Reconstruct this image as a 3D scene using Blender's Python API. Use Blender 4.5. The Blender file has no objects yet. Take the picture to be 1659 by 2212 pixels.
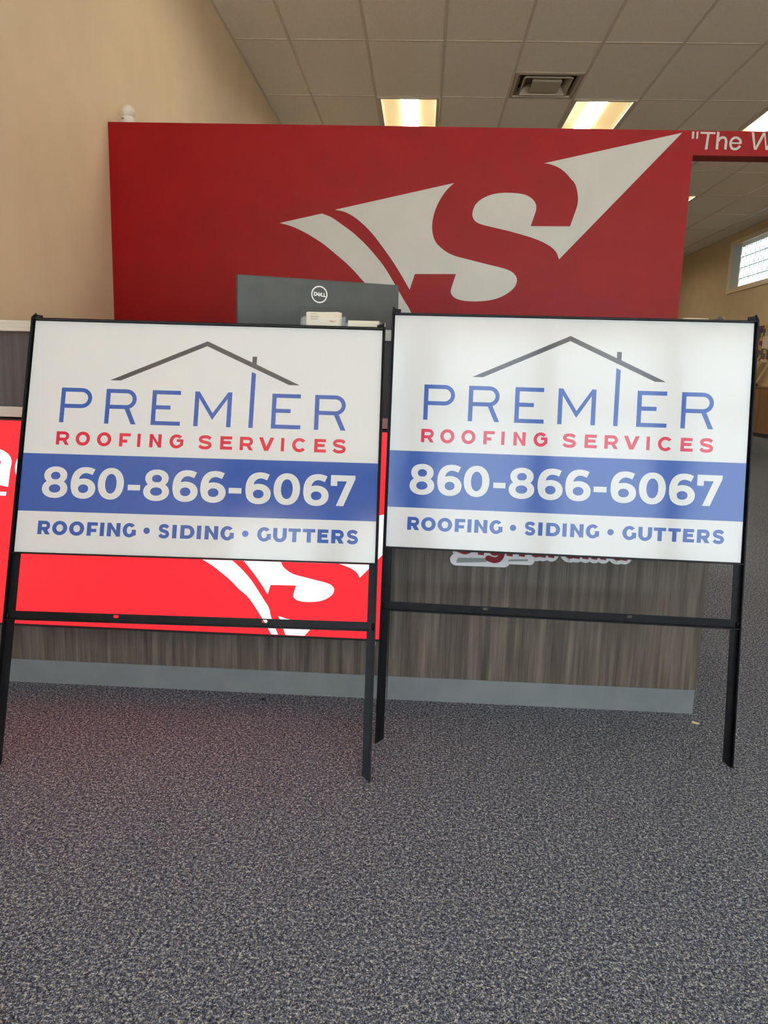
import bpy, bmesh, math, random
from mathutils import Vector, Matrix
from mathutils.geometry import tessellate_polygon
random.seed(7)
C = bpy.context.scene.collection
scene = bpy.context.scene

# ------------------------------------------------------------------ camera
CAM_H = 0.978
cam_d = bpy.data.cameras.new('camera')
cam = bpy.data.objects.new('camera', cam_d); C.objects.link(cam)
RT = Vector((0.99834455, 0.04995745, 0.02850277)); UP = Vector((-0.03683251, 0.17468135, 0.98393587)); FW = Vector((-0.04417602, 0.98335684, -0.17623224))
cam.matrix_world = Matrix(((RT.x, UP.x, -FW.x, 0), (RT.y, UP.y, -FW.y, 0), (RT.z, UP.z, -FW.z, CAM_H), (0, 0, 0, 1)))
cam_d.sensor_fit = 'HORIZONTAL'; cam_d.sensor_width = 36.0; cam_d.lens = 1655.9 / 1659 * 36
cam_d.clip_start = 0.05; cam_d.clip_end = 200
scene.camera = cam

# ------------------------------------------------------------------ world, daylight, exposure
w = bpy.data.worlds.new('daylight'); scene.world = w; w.use_nodes = True
bg = w.node_tree.nodes['Background']; bg.inputs[0].default_value = (0.76, 0.90, 1.0, 1); bg.inputs[1].default_value = 4.5
scene.view_settings.view_transform = 'Standard'; scene.view_settings.look = 'None'
scene.view_settings.gamma = 1; scene.view_settings.exposure = 0.25; scene.view_settings.use_curve_mapping = False
scene.cycles.max_bounces = 10; scene.cycles.diffuse_bounces = 6; scene.cycles.transmission_bounces = 8
scene.cycles.sample_clamp_indirect = 6; scene.cycles.caustics_reflective = False; scene.cycles.caustics_refractive = False
LAMP = 19.0       # emission of the ceiling lamps' lenses
BOX = 0.90       # emission of the backlit sign
FRONT_Y = -3.4
WINDOWS = [(-1.50, -0.62), (-0.26, 0.66), (0.86, 1.90), (2.10, 3.50), (3.70, 5.20)]; WZ0, WZ1 = 0.35, 3.0
for i, (xa, xb) in enumerate(WINDOWS):                       # portals: guide the sky's light through the shop windows
    ld = bpy.data.lights.new('window_portal', 'AREA'); ld.shape = 'RECTANGLE'; ld.size = xb - xa; ld.size_y = WZ1 - WZ0
    ld.cycles.is_portal = True
    lo = bpy.data.objects.new('window_portal', ld); C.objects.link(lo)
    lo.location = ((xa + xb) / 2, FRONT_Y - 0.05, (WZ0 + WZ1) / 2); lo.rotation_euler = (math.pi / 2, 0, 0)

sun_d = bpy.data.lights.new('sun', 'SUN'); sun_d.energy = 74; sun_d.angle = math.radians(0.6); sun_d.color = (0.98, 0.97, 0.93)
sun = bpy.data.objects.new('sun', sun_d); C.objects.link(sun)
sun.rotation_euler = Vector((-0.62, 0.06, -0.78)).to_track_quat('-Z', 'Y').to_euler()   # along the shop front, onto the bounce pavement added outside

# ------------------------------------------------------------------ constants
HC = 3.542; X0 = -1.1438; Y0 = 6.5273; TW = 0.6096; TL = 1.2192
XL = -1.6006; XR = 5.30; YW = 3.9937; ZW = 2.1686; XOP = 1.2548; ZOP = 2.057; WT = 0.10
YD = 2.209; XD = 0.8493; YBACK = 20.0
CT = 2.078   # front of counter slabs

# ------------------------------------------------------------------ helpers
def mat(name, col=(0.5, 0.5, 0.5), rough=0.5, metal=0.0, spec=0.5, emit=None, es=0, trans=0, alpha=None, ior=1.45, coat=0):
    m = bpy.data.materials.new(name); m.use_nodes = True
    b = m.node_tree.nodes['Principled BSDF']
    b.inputs['Base Color'].default_value = (*col, 1); b.inputs['Roughness'].default_value = rough
    b.inputs['Metallic'].default_value = metal; b.inputs['Specular IOR Level'].default_value = spec
    b.inputs['IOR'].default_value = ior; b.inputs['Transmission Weight'].default_value = trans
    b.inputs['Coat Weight'].default_value = coat
    if emit: b.inputs['Emission Color'].default_value = (*emit, 1); b.inputs['Emission Strength'].default_value = es
    return m
def N(m, t, **kw):
    n = m.node_tree.nodes.new(t)
    for k, v in kw.items():
        if k in n.inputs: n.inputs[k].default_value = v
        else: setattr(n, k, v)
    return n
def LK(m, a, ao, b, bi): m.node_tree.links.new(a.outputs[ao], b.inputs[bi])
def P(m): return m.node_tree.nodes['Principled BSDF']
def coords(m, sc=(1, 1, 1), kind='Object', rot=(0, 0, 0)):
    tc = N(m, 'ShaderNodeTexCoord'); mp = N(m, 'ShaderNodeMapping')
    mp.inputs['Scale'].default_value = sc; mp.inputs['Rotation'].default_value = rot
    LK(m, tc, kind, mp, 'Vector'); return mp
def ramp(m, src, out, stops):
    r = N(m, 'ShaderNodeValToRGB'); cr = r.color_ramp
    while len(cr.elements) < len(stops): cr.elements.new(0.5)
    for e, (p, c) in zip(cr.elements, stops): e.position = p; e.color = (*c, 1)
    LK(m, src, out, r, 0); return r
def add_bump(m, src, out, strength, dist):
    b = N(m, 'ShaderNodeBump'); b.inputs['Strength'].default_value = strength; b.inputs['Distance'].default_value = dist
    LK(m, src, out, b, 'Height'); LK(m, b, 0, P(m), 'Normal'); return b
def noise_mat(name, c1, c2, scale, rough, bump=0.0, dist=0.001, sc=(1, 1, 1), detail=4, spec=0.5, lo=0.35, hi=0.65, bscale=None):
    m = mat(name, c1, rough, spec=spec); mp = coords(m, sc)
    n = N(m, 'ShaderNodeTexNoise', Scale=scale, Detail=detail); LK(m, mp, 0, n, 'Vector')
    r = ramp(m, n, 'Fac', [(lo, c1), (hi, c2)]); LK(m, r, 0, P(m), 'Base Color')
    if bump:
        nb = n
        if bscale: nb = N(m, 'ShaderNodeTexNoise', Scale=bscale, Detail=3.0); LK(m, mp, 0, nb, 'Vector')
        add_bump(m, nb, 'Fac', bump, dist)
    return m
def srgb(r, g, b):
    f = lambda v: (v / 255 / 12.92) if v / 255 <= 0.04045 else ((v / 255 + 0.055) / 1.055) ** 2.4
    return (f(r), f(g), f(b))

# mesh building
def box(bm, x0, y0, z0, x1, y1, z1):
    vs = [bm.verts.new((x, y, z)) for x in (x0, x1) for y in (y0, y1) for z in (z0, z1)]
    for f in ((0, 1, 3, 2), (4, 6, 7, 5), (0, 4, 5, 1), (2, 3, 7, 6), (0, 2, 6, 4), (1, 5, 7, 3)): bm.faces.new([vs[i] for i in f])
def bxs(*bs):
    bm = bmesh.new()
    for b in bs: box(bm, *b)
    return bm
def obj(name, bm, m, parent=None, bevel=0, smooth=False):
    if bevel: bmesh.ops.bevel(bm, geom=[e for e in bm.edges], offset=bevel, segments=2, affect='EDGES', profile=0.6)
    bmesh.ops.recalc_face_normals(bm, faces=bm.faces)
    me = bpy.data.meshes.new(name); bm.to_mesh(me); bm.free()
    if smooth:
        for p in me.polygons: p.use_smooth = True
    me.materials.append(m)
    o = bpy.data.objects.new(name, me); C.objects.link(o); o.parent = parent
    return o
def prism(bm, outer, holes, y0, y1, axis='y'):
    """extrude a 2-D outline (x,z) with holes from y0 to y1"""
    loops = [outer] + holes
    tri = tessellate_polygon([[Vector((p[0], p[1], 0)) for p in l] for l in loops])
    flat = [p for l in loops for p in l]
    mk = (lambda p, y: (p[0], y, p[1])) if axis == 'y' else ((lambda p, y: (y, p[0], p[1])) if axis == 'x' else (lambda p, y: (p[0], p[1], y)))
    a = [bm.verts.new(mk(p, y0)) for p in flat]; b = [bm.verts.new(mk(p, y1)) for p in flat]
    for t in tri:
        try: bm.faces.new([a[i] for i in t]); bm.faces.new([b[i] for i in reversed(t)])
        except ValueError: pass
    k = 0
    for l in loops:
        n = len(l)
        for i in range(n): bm.faces.new([a[k + i], a[k + (i + 1) % n], b[k + (i + 1) % n], b[k + i]])
        k += n
def lathe(bm, prof, n=32, cx=0, cy=0):
    rings = [[bm.verts.new((cx + r * math.cos(2 * math.pi * i / n), cy + r * math.sin(2 * math.pi * i / n), z)) for i in range(n)] for r, z in prof]
    for a, b in zip(rings, rings[1:]):
        for i in range(n): bm.faces.new([a[i], a[(i + 1) % n], b[(i + 1) % n], b[i]])
    bm.faces.new(rings[0][::-1]); bm.faces.new(rings[-1])
def thing(name, label, cat, loc=(0, 0, 0), rot=(0, 0, 0), group=None):
    o = bpy.data.objects.new(name, None); C.objects.link(o); o.location = loc; o.rotation_euler = rot; o.empty_display_size = 0.1
    return tag(o, label, cat, group)
def tag(o, label, cat, group=None):
    o['label'] = label; o['category'] = cat
    if group: o['group'] = group
    return o
def struct(name, bm, m, **k):
    o = obj(name, bm, m, **k); o['kind'] = 'structure'; return o
def sempty(name, loc=(0, 0, 0)):
    o = bpy.data.objects.new(name, None); C.objects.link(o); o.location = loc; o['kind'] = 'structure'; return o
def dup(src, loc, par=None):
    c = src.copy(); C.objects.link(c); c.location = loc; c.parent = par; return c
def copy_tree(o, parent=None):
    c = o.copy(); C.objects.link(c); c.parent = parent
    for ch in [x for x in bpy.data.objects if x.parent == o]: copy_tree(ch, c)
    return c

# ------------------------------------------------------------------ flat lettering engine: 2-D polygons in (x, z)
def catmull(Q, k=6):
    Q = [Vector(p) for p in Q]; E = [2 * Q[0] - Q[1]] + Q + [2 * Q[-1] - Q[-2]]; o = []
    for i in range(1, len(E) - 2):
        for j in range(k):
            t = j / k
            o.append(0.5 * (2 * E[i] + (E[i + 1] - E[i - 1]) * t + (2 * E[i - 1] - 5 * E[i] + 4 * E[i + 1] - E[i + 2]) * t * t + (3 * E[i] - E[i - 1] - 3 * E[i + 1] + E[i + 2]) * t ** 3))
    return o + [Q[-1]]
class Art:
    """collects flat polygons (outline + holes)"""
    def __init__(s): s.polys = []; s.g = 0; s.letter = 0; s.hold = False
    def nxt(s):
        if not s.hold: s.g += 1
    def poly(s, pts, own=True):
        if own: s.nxt()
        s.polys.append(([tuple(p) for p in pts], s.g, s.letter))
    def rect(s, x0, y0, x1, y1): s.poly([(x0, y0), (x1, y0), (x1, y1), (x0, y1)])
    def stroke(s, pts, wd, rnd=False):
        pts = [Vector(p) for p in pts]; L = []; R = []
        for i, p in enumerate(pts):
            d0 = (p - pts[i - 1]).normalized() if i else None
            d1 = (pts[i + 1] - p).normalized() if i < len(pts) - 1 else None
            d = (d0 or d1) if (d0 is None or d1 is None) else (d0 + d1).normalized()
            n = Vector((-d.y, d.x)); k = 1 if (d0 is None or d1 is None) else 1 / max(0.35, n.dot(Vector((-d1.y, d1.x))))
            L.append(p + n * wd / 2 * k); R.append(p - n * wd / 2 * k)
        s.nxt()
        for i in range(len(pts) - 1): s.poly([R[i], R[i + 1], L[i + 1], L[i]], False)
        for c, p in zip((rnd, rnd) if isinstance(rnd, bool) else rnd, (pts[0], pts[-1])):
            if c: s.disc(p[0], p[1], wd / 2, wd / 2)
    def disc(s, x, y, rx, ry, n=28): s.poly([(x + rx * math.cos(2 * math.pi * i / n), y + ry * math.sin(2 * math.pi * i / n)) for i in range(n)])
    def ring(s, x0, y0, x1, y1, w, wy=None, e=2.0, n=56, inner=None, a0=0, a1=360):
        cx, cy, rx, ry = (x0 + x1) / 2, (y0 + y1) / 2, (x1 - x0) / 2, (y1 - y0) / 2; wy = wy or w
        if inner: ix, iy, ir, jr = (inner[0] + inner[2]) / 2, (inner[1] + inner[3]) / 2, (inner[2] - inner[0]) / 2, (inner[3] - inner[1]) / 2
        else: ix, iy, ir, jr = cx, cy, rx - w, ry - wy
        f = lambda v: math.copysign(abs(v) ** (2 / e), v)
        A = []; B = []
        for i in range(n + 1):
            a = math.radians(a0 + (a1 - a0) * i / n); c, q = f(math.cos(a)), f(math.sin(a))
            A.append((cx + rx * c, cy + ry * q)); B.append((ix + ir * c, iy + jr * q))
        s.nxt()
        for i in range(n): s.poly([A[i], A[i + 1], B[i + 1], B[i]], False)
    def bowl(s, x0, xr, yt, yb, w):
        """closed half-round bowl of P and R: from x0 out to xr, between yt and yb"""
        ro = (yt - yb) / 2; cx = xr - ro * 1.02; n = 18; cy = (yt + yb) / 2; s.nxt()
        s.poly([(x0, yt - w), (cx, yt - w), (cx, yt), (x0, yt)], False); s.poly([(x0, yb), (cx, yb), (cx, yb + w), (x0, yb + w)], False)
        for i in range(n):
            q = []
            for j in (i, i + 1):
                a = -math.pi / 2 + math.pi * j / n; q.append(((cx + (xr - cx) * math.cos(a), cy + ro * math.sin(a)), (cx + (xr - cx - w) * math.cos(a), cy + (ro - w) * math.sin(a))))
            s.poly([q[0][0], q[1][0], q[1][1], q[0][1]], False)
    def glyph(s, ch, x0, x1, b, t, w, h=None):
        s.letter += 1; H = t - b; h = h or w * 0.9; W = x1 - x0; m = b + H * 0.5
        if ch == 'I': s.rect(x0, b, x1, t)
        elif ch in 'PR':
            yb = b + H * (0.42 if ch == 'P' else 0.43) if H > 50 else b + H * 0.30
            s.rect(x0, b, x0 + w, t); s.bowl(x0 + w, x1 - (0 if ch == 'P' else W * 0.02), t, yb, h)
            if ch == 'R': s.poly([(x1 - w * 1.13, b), (x1, b), (x0 + W * 0.76, yb + h * 0.3), (x0 + W * 0.76 - w * 1.15, yb + h * 0.3)])
        elif ch == 'E':
            s.rect(x0, b, x0 + w, t); s.rect(x0 + w, t - h, x1 - W * 0.03, t); s.rect(x0 + w, b, x1, b + h); s.rect(x0 + w, m - h * 0.4, x0 + W * (0.645 if H > 50 else 0.88), m + h * 0.6)
        elif ch == 'F':
            s.rect(x0, b, x0 + w, t); s.rect(x0 + w, t - h, x1, t); s.rect(x0 + w, m - h * 0.9, x0 + W * (0.72 if w < 10 else 0.9), m + h * 0.1)
        elif ch == 'T': s.rect(x0, t - h, x1, t); s.rect((x0 + x1 - w) / 2, b, (x0 + x1 + w) / 2, t - h)
        elif ch == 'N':
            s.rect(x0, b, x0 + w, t); s.rect(x1 - w, b, x1, t); s.poly([(x0, t), (x0 + w * 0.85, t), (x1, b), (x1 - w * 0.85, b)])
        elif ch == 'O': s.ring(x0, b - H * 0.03, x1, t + H * 0.03, w, h * 1.05)
        elif ch == 'V': s.poly([(x0, t), (x0 + w * 1.15, t), ((x0 + x1) / 2, b + w * 1.25), (x1 - w * 1.15, t), (x1, t), ((x0 + x1) / 2 + w * 0.6, b), ((x0 + x1) / 2 - w * 0.6, b)])
        elif ch == 'U':
            s.rect(x0, b + H * 0.42, x0 + w, t); s.rect(x1 - w, b + H * 0.42, x1, t); s.ring(x0, b - H * 0.04, x1, b + H * 0.88, w, h, a0=180, a1=360)
        elif ch == 'D':
            ry = H / 2; cx = x1 - ry * 1.05; s.rect(x0, b, x0 + w, t); s.rect(x0 + w, b, cx, b + h); s.rect(x0 + w, t - h, cx, t)
            s.ring(2 * cx - x1, b, x1, t, w, h, a0=-90, a1=90)
        elif ch == 'C': s.ring(x0, b - H * 0.03, x1 + W * 0.05, t + H * 0.03, w, h, a0=38, a1=322)
        elif ch == 'G':
            s.ring(x0, b - H * 0.03, x1 + W * 0.02, t + H * 0.03, w, h, a0=42, a1=325)
            if w < 10: s.rect(x1 - W * 0.48, m - h * 0.15, x1, m + h * 0.75); s.rect(x1 - w * 0.95, b + H * 0.2, x1, m)
            else: s.rect(x1 - w, b + H * 0.12, x1, m + H * 0.04)
        elif ch == 'S':
            q = [(.99, .83), (.80, .96), (.52, 1.0), (.20, .95), (.05, .77), (.16, .60), (.50, .51), (.86, .41), (.97, .23), (.82, .05), (.48, 0), (.18, .05), (-.02, .19)]
            X0_, X1_, B, T = x0 + w * .45, x1 - w * .5, b + h * .5 - H * .03, t - h * .5 + H * .03
            s.stroke([(p.x, p.y) for p in catmull([(X0_ + (X1_ - X0_) * u, B + (T - B) * v) for u, v in q], 5)], h * 1.02)
        elif ch == '8':
            s.ring(x0, b - 1, x1, b + 47.5, 16, e=2.1, inner=(x0 + 17.8, b + 12.8, x1 - 18, b + 34.3)); s.ring(x0 + 3, b + 35, x1 - 3, t + .5, 16, e=2.1, inner=(x0 + 20.4, b + 46.8, x1 - 20.6, b + 66.8))
        elif ch == '6':
            s.ring(x0 + 2, b - 1, x1, b + 51.5, 16, e=2.1, inner=(x0 + 19.6, b + 14, x1 - 18.2, b + 36.3))
            A = catmull([(60.5, 76), (49, 80), (35, 81.2), (20, 78), (8, 68), (1.5, 53), (0, 36), (2, 22), (9, 9)], 5); B = catmull([(54, 61), (45, 64.5), (36, 65.6), (28, 62.5), (22, 55.5), (19.7, 46), (18.8, 36), (19.5, 26), (22, 18)], 5)
            s.nxt()
            for i in range(len(A) - 1): s.poly([(x0 + p.x, b + p.y) for p in (A[i], A[i + 1], B[i + 1], B[i])], False)
        elif ch == '0': s.ring(x0, b - 1, x1, t + 1, 18.8, 15.5, e=2.15)
        elif ch == '-': s.rect(x0, 166.0, x1, 180.4)
        elif ch == '7': s.poly([(x0, t), (x1, t), (x1, t - 9.5), (x1 - 28.5, b + .6), (x1 - 47.5, b + .6), (x1 - 21.5, t - 15.6), (x0 + 16.5, t - 15.6), (x0 + 16.5, t - 28), (x0, t - 28)])
        elif ch == '*': s.disc((x0 + x1) / 2, (b + t) / 2, 8.2, 8.2)
    def mesh(s, name, m, y, parent, k=1.0, tf=None, thick=0, each=False):
        """flat faces facing -y near depth y, overlapping strokes 0.02 mm apart; each=True makes one object per letter"""
        sets = sorted({q[2] for q in s.polys}) if each else [None]
        for L in sets:
            bm = bmesh.new(); seen = {}; g0 = None
            for out, g, let in s.polys:
                if L is not None and let != L: continue
                g0 = g if g0 is None else g0; yy = y - (g - g0) * 2e-5
                out = [tf(p) for p in out] if tf else out; out = [(p[0] * k, p[1] * k) for p in out]
                a = sum(out[i][0] * out[(i + 1) % len(out)][1] - out[(i + 1) % len(out)][0] * out[i][1] for i in range(len(out)))
                if abs(a) < 1e-12: continue
                if a < 0: out = out[::-1]
                if thick: prism(bm, out, [], yy - thick, y); continue
                vs = []
                for p in out:
                    key = (g, round(p[0], 6), round(p[1], 6))
                    if key not in seen: seen[key] = bm.verts.new((p[0], yy, p[1]))
                    if seen[key] not in vs: vs.append(seen[key])
                if len(vs) < 3: continue
                try:
                    if len(vs) <= 4: bm.faces.new(vs)
                    else:
                        for tq in tessellate_polygon([[v.co.xzy for v in vs]]): bm.faces.new([vs[i] for i in tq])
                except ValueError: pass
            for f in bm.faces:
                f.normal_update()
                if not thick and f.normal.y > 0: f.normal_flip()
            if thick: bmesh.ops.recalc_face_normals(bm, faces=bm.faces)
            me = bpy.data.meshes.new(name); bm.to_mesh(me); bm.free(); me.materials.append(m)
            o = bpy.data.objects.new(name, me); C.objects.link(o); o.parent = parent
        return o

# ------------------------------------------------------------------ materials
M_tan = noise_mat('beige_wall_paint', srgb(222, 202, 172), srgb(228, 208, 178), 3, 0.6, 0.15, 0.001, bscale=260)
M_tan2 = noise_mat('tan_wall_paint', srgb(208, 186, 150), srgb(214, 192, 156), 3, 0.6, 0.15, 0.001, bscale=260)
M_red = noise_mat('red_wall_paint', srgb(132, 4, 9), srgb(138, 5, 10), 5, 0.42, 0.22, 0.002, bscale=140, spec=0.22)
M_redwhite = noise_mat('pale_emblem_paint', srgb(190, 188, 180), srgb(196, 194, 186), 5, 0.30, 0.22, 0.002, bscale=140)
M_tile = noise_mat('ceiling_tile_fibre', srgb(240, 234, 218), srgb(247, 241, 226), 60, 0.85, 0.3, 0.001, bscale=400)
M_grid = mat('ceiling_grid_metal', srgb(214, 204, 184), 0.5)
M_white_trim = mat('cream_trim_paint', srgb(240, 222, 192), 0.4)
M_wood = mat('grey_brown_wood_laminate', srgb(90, 84, 78), 0.38)
mp = coords(M_wood, (22, 1, 0.9)); n1 = N(M_wood, 'ShaderNodeTexNoise', Scale=2.2, Detail=7.0, Roughness=0.62); LK(M_wood, mp, 0, n1, 'Vector')
mp2 = coords(M_wood, (160, 1, 3)); n2 = N(M_wood, 'ShaderNodeTexNoise', Scale=2.0, Detail=3.0); LK(M_wood, mp2, 0, n2, 'Vector')
mx = N(M_wood, 'ShaderNodeMath', operation='MULTIPLY_ADD'); mx.inputs[1].default_value = 0.3; LK(M_wood, n2, 'Fac', mx, 0); LK(M_wood, n1, 'Fac', mx, 2)
r_ = ramp(M_wood, mx, 0, [(0.45, srgb(66, 61, 57)), (0.60, srgb(90, 84, 77)), (0.72, srgb(108, 101, 93)), (0.85, srgb(124, 117, 108))]); LK(M_wood, r_, 0, P(M_wood), 'Base Color')
M_slab = noise_mat('pale_brushed_laminate', srgb(196, 190, 178), srgb(208, 202, 190), 3, 0.35, sc=(2, 2, 60))
M_dark = mat('charcoal_laminate', srgb(74, 72, 74), 0.4)
mp = coords(M_dark, (26, 1, 1)); n1 = N(M_dark, 'ShaderNodeTexNoise', Scale=2.0, Detail=4.0); LK(M_dark, mp, 0, n1, 'Vector')
r_ = ramp(M_dark, n1, 'Fac', [(0.35, srgb(66, 64, 67)), (0.7, srgb(86, 84, 87))]); LK(M_dark, r_, 0, P(M_dark), 'Base Color')
M_kick = noise_mat('grey_vinyl_kick', srgb(118, 126, 132), srgb(126, 134, 140), 9, 0.45)
M_black = noise_mat('black_enamel', (0.006, 0.006, 0.008), (0.010, 0.010, 0.012), 40, 0.3, 0.35, 0.0006, bscale=420, spec=0.14)
M_blackp = mat('black_plastic', (0.02, 0.022, 0.025), 0.35)
M_mon = noise_mat('dark_grey_monitor_shell', srgb(58, 62, 64), srgb(66, 70, 71), 14, 0.5)
M_whitep = mat('white_plastic', srgb(225, 218, 208), 0.35)
M_logo = mat('bright_badge_metal', (0.9, 0.9, 0.88), 0.3, emit=(1, 1, 1), es=0.0)
def sheet(name, col):
    m = mat(name, col, 0.10, spec=0.65); mp = coords(m)
    nb = N(m, 'ShaderNodeTexNoise', Scale=430.0, Detail=2.0); LK(m, mp, 0, nb, 'Vector')
    nc = N(m, 'ShaderNodeTexNoise', Scale=5.0, Detail=1.5); LK(m, mp, 0, nc, 'Vector')
    a = N(m, 'ShaderNodeBump'); a.inputs['Strength'].default_value = 0.07; a.inputs['Distance'].default_value = 0.0003; LK(m, nb, 'Fac', a, 'Height')
    b = N(m, 'ShaderNodeBump'); b.inputs['Strength'].default_value = 0.30; b.inputs['Distance'].default_value = 0.004; LK(m, nc, 'Fac', b, 'Height'); LK(m, a, 0, b, 'Normal')
    LK(m, b, 0, P(m), 'Normal'); return m
M_pw = sheet('sign_white', srgb(225, 227, 229)); M_pb = sheet('sign_blue', srgb(50, 84, 165)); M_pr = sheet('sign_red', srgb(196, 36, 66)); M_pg = sheet('sign_grey', srgb(72, 72, 77))
M_boxred = mat('backlit_red_acrylic', srgb(200, 20, 30), 0.25, emit=(1.0, 0.026, 0.036), es=BOX)
M_boxwhite = mat('backlit_white_acrylic', (0.8, 0.8, 0.78), 0.25, emit=(1.0, 1.0, 0.96), es=BOX * 0.86)
M_card = mat('cream_card_stock', srgb(226, 218, 200), 0.7)
M_ink = mat('grey_print_ink', srgb(120, 115, 105), 0.7); M_inkred = mat('red_print_ink', srgb(170, 40, 45), 0.7)
M_acr = mat('clear_acrylic', (0.9, 0.92, 0.92), 0.12, spec=0.5); P(M_acr).inputs['Alpha'].default_value = 0.10
M_plqw = mat('plaque_white', srgb(240, 244, 246), 0.4); M_plqr = mat('plaque_red', srgb(140, 22, 34), 0.35); M_plqg = mat('plaque_grey', srgb(150, 162, 162), 0.4)
M_lens = mat('glowing_lamp_lens', (1, 1, 1), 0.4, emit=(1.0, 0.90, 0.70), es=LAMP)
M_refl = mat('lamp_reflector_paint', srgb(196, 178, 140), 0.5)
M_brown = noise_mat('brown_wood_veneer', srgb(128, 96, 68), srgb(140, 106, 76), 3, 0.45, sc=(1, 8, 1))
M_pale = noise_mat('pale_raw_wood', srgb(214, 198, 168), srgb(224, 208, 180), 4, 0.6, sc=(30, 30, 3))
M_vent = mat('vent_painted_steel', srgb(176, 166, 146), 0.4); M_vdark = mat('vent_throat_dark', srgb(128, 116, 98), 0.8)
# carpet
M_carpet = mat('blue_grey_loop_carpet', srgb(80, 84, 95), 0.95, spec=0.1)
mp = coords(M_carpet, (1, 1.0, 1))
na = N(M_carpet, 'ShaderNodeTexNoise', Scale=290.0, Detail=2.5, Roughness=0.6, Distortion=0.9); LK(M_carpet, mp, 0, na, 'Vector')
nb = N(M_carpet, 'ShaderNodeTexNoise', Scale=130.0, Detail=2.0); LK(M_carpet, mp, 0, nb, 'Vector')
nh = N(M_carpet, 'ShaderNodeTexNoise', Scale=190.0, Detail=1.0); LK(M_carpet, mp, 0, nh, 'Vector')
ad = N(M_carpet, 'ShaderNodeMath', operation='MULTIPLY_ADD'); ad.inputs[1].default_value = 0.45; LK(M_carpet, nb, 'Fac', ad, 0); LK(M_carpet, na, 'Fac', ad, 2)
r_ = ramp(M_carpet, ad, 0, [(0.55, srgb(42, 45, 57)), (0.68, srgb(83, 88, 100)), (0.78, srgb(126, 129, 134)), (0.88, srgb(208, 208, 204))])
rb = ramp(M_carpet, nh, 'Fac', [(0.40, (0.72, 0.84, 1.14)), (0.62, (1.04, 1.03, 1.0))])
ml = N(M_carpet, 'ShaderNodeMix', data_type='RGBA', blend_type='MULTIPLY'); ml.inputs[0].default_value = 1.0
LK(M_carpet, r_, 0, ml, 6); LK(M_carpet, rb, 0, ml, 7); LK(M_carpet, ml, 2, P(M_carpet), 'Base Color')
add_bump(M_carpet, ad, 0, 0.9, 0.003)

# ------------------------------------------------------------------ setting: floor, walls
XRO = XR + 0.25
struct('floor', bxs((XL - 0.2, FRONT_Y - 0.2, -0.1, XRO, YBACK + 0.2, 0.0)), M_carpet)
struct('floor', bxs((-14, -22, -0.16, 18, FRONT_Y - 0.2, -0.02)), noise_mat('pale_bounce_pavement', srgb(188, 188, 184), srgb(202, 202, 198), 4, 0.8))  # unseen pavement, added to bounce sunlight up to the ceiling
struct('wall_left', bxs((XL - 0.2, FRONT_Y, 0, XL, YBACK, HC + 0.25)), M_tan)
struct('wall_back', bxs((XL, YBACK, 0, XR, YBACK + 0.2, HC + 0.25)), M_tan2)
WY0, WY1, WB, WTOP = 11.98, 14.20, 2.62, 3.34            # glass-block window opening in the right wall
struct('wall_right', bxs((XR, FRONT_Y, 0, XRO, WY0, HC + 0.25), (XR, WY1, 0, XRO, YBACK + 0.2, HC + 0.25), (XR, WY0, 0, XRO, WY1, WB), (XR, WY0, WTOP, XRO, WY1, HC + 0.25)), M_tan2)
fw = [(XL - 0.2, FRONT_Y - 0.2, 0, XRO, FRONT_Y, WZ0), (XL - 0.2, FRONT_Y - 0.2, WZ1, XRO, FRONT_Y, HC + 0.25), (XL - 0.2, FRONT_Y - 0.2, WZ0, WINDOWS[0][0], FRONT_Y, WZ1), (WINDOWS[-1][1], FRONT_Y - 0.2, WZ0, XRO, FRONT_Y, WZ1)]
struct('wall_front', bxs(*fw), M_tan)
w2 = sempty('window_2', (0, FRONT_Y, 0))
for a, b in zip(WINDOWS, WINDOWS[1:]): obj('mullion', bxs((a[1], -0.16, WZ0, b[0], -0.02, WZ1)), M_blackp, w2)
for a in WINDOWS: obj('transom', bxs((a[0], -0.13, 2.28, a[1], -0.05, 2.34)), M_blackp, w2)

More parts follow.
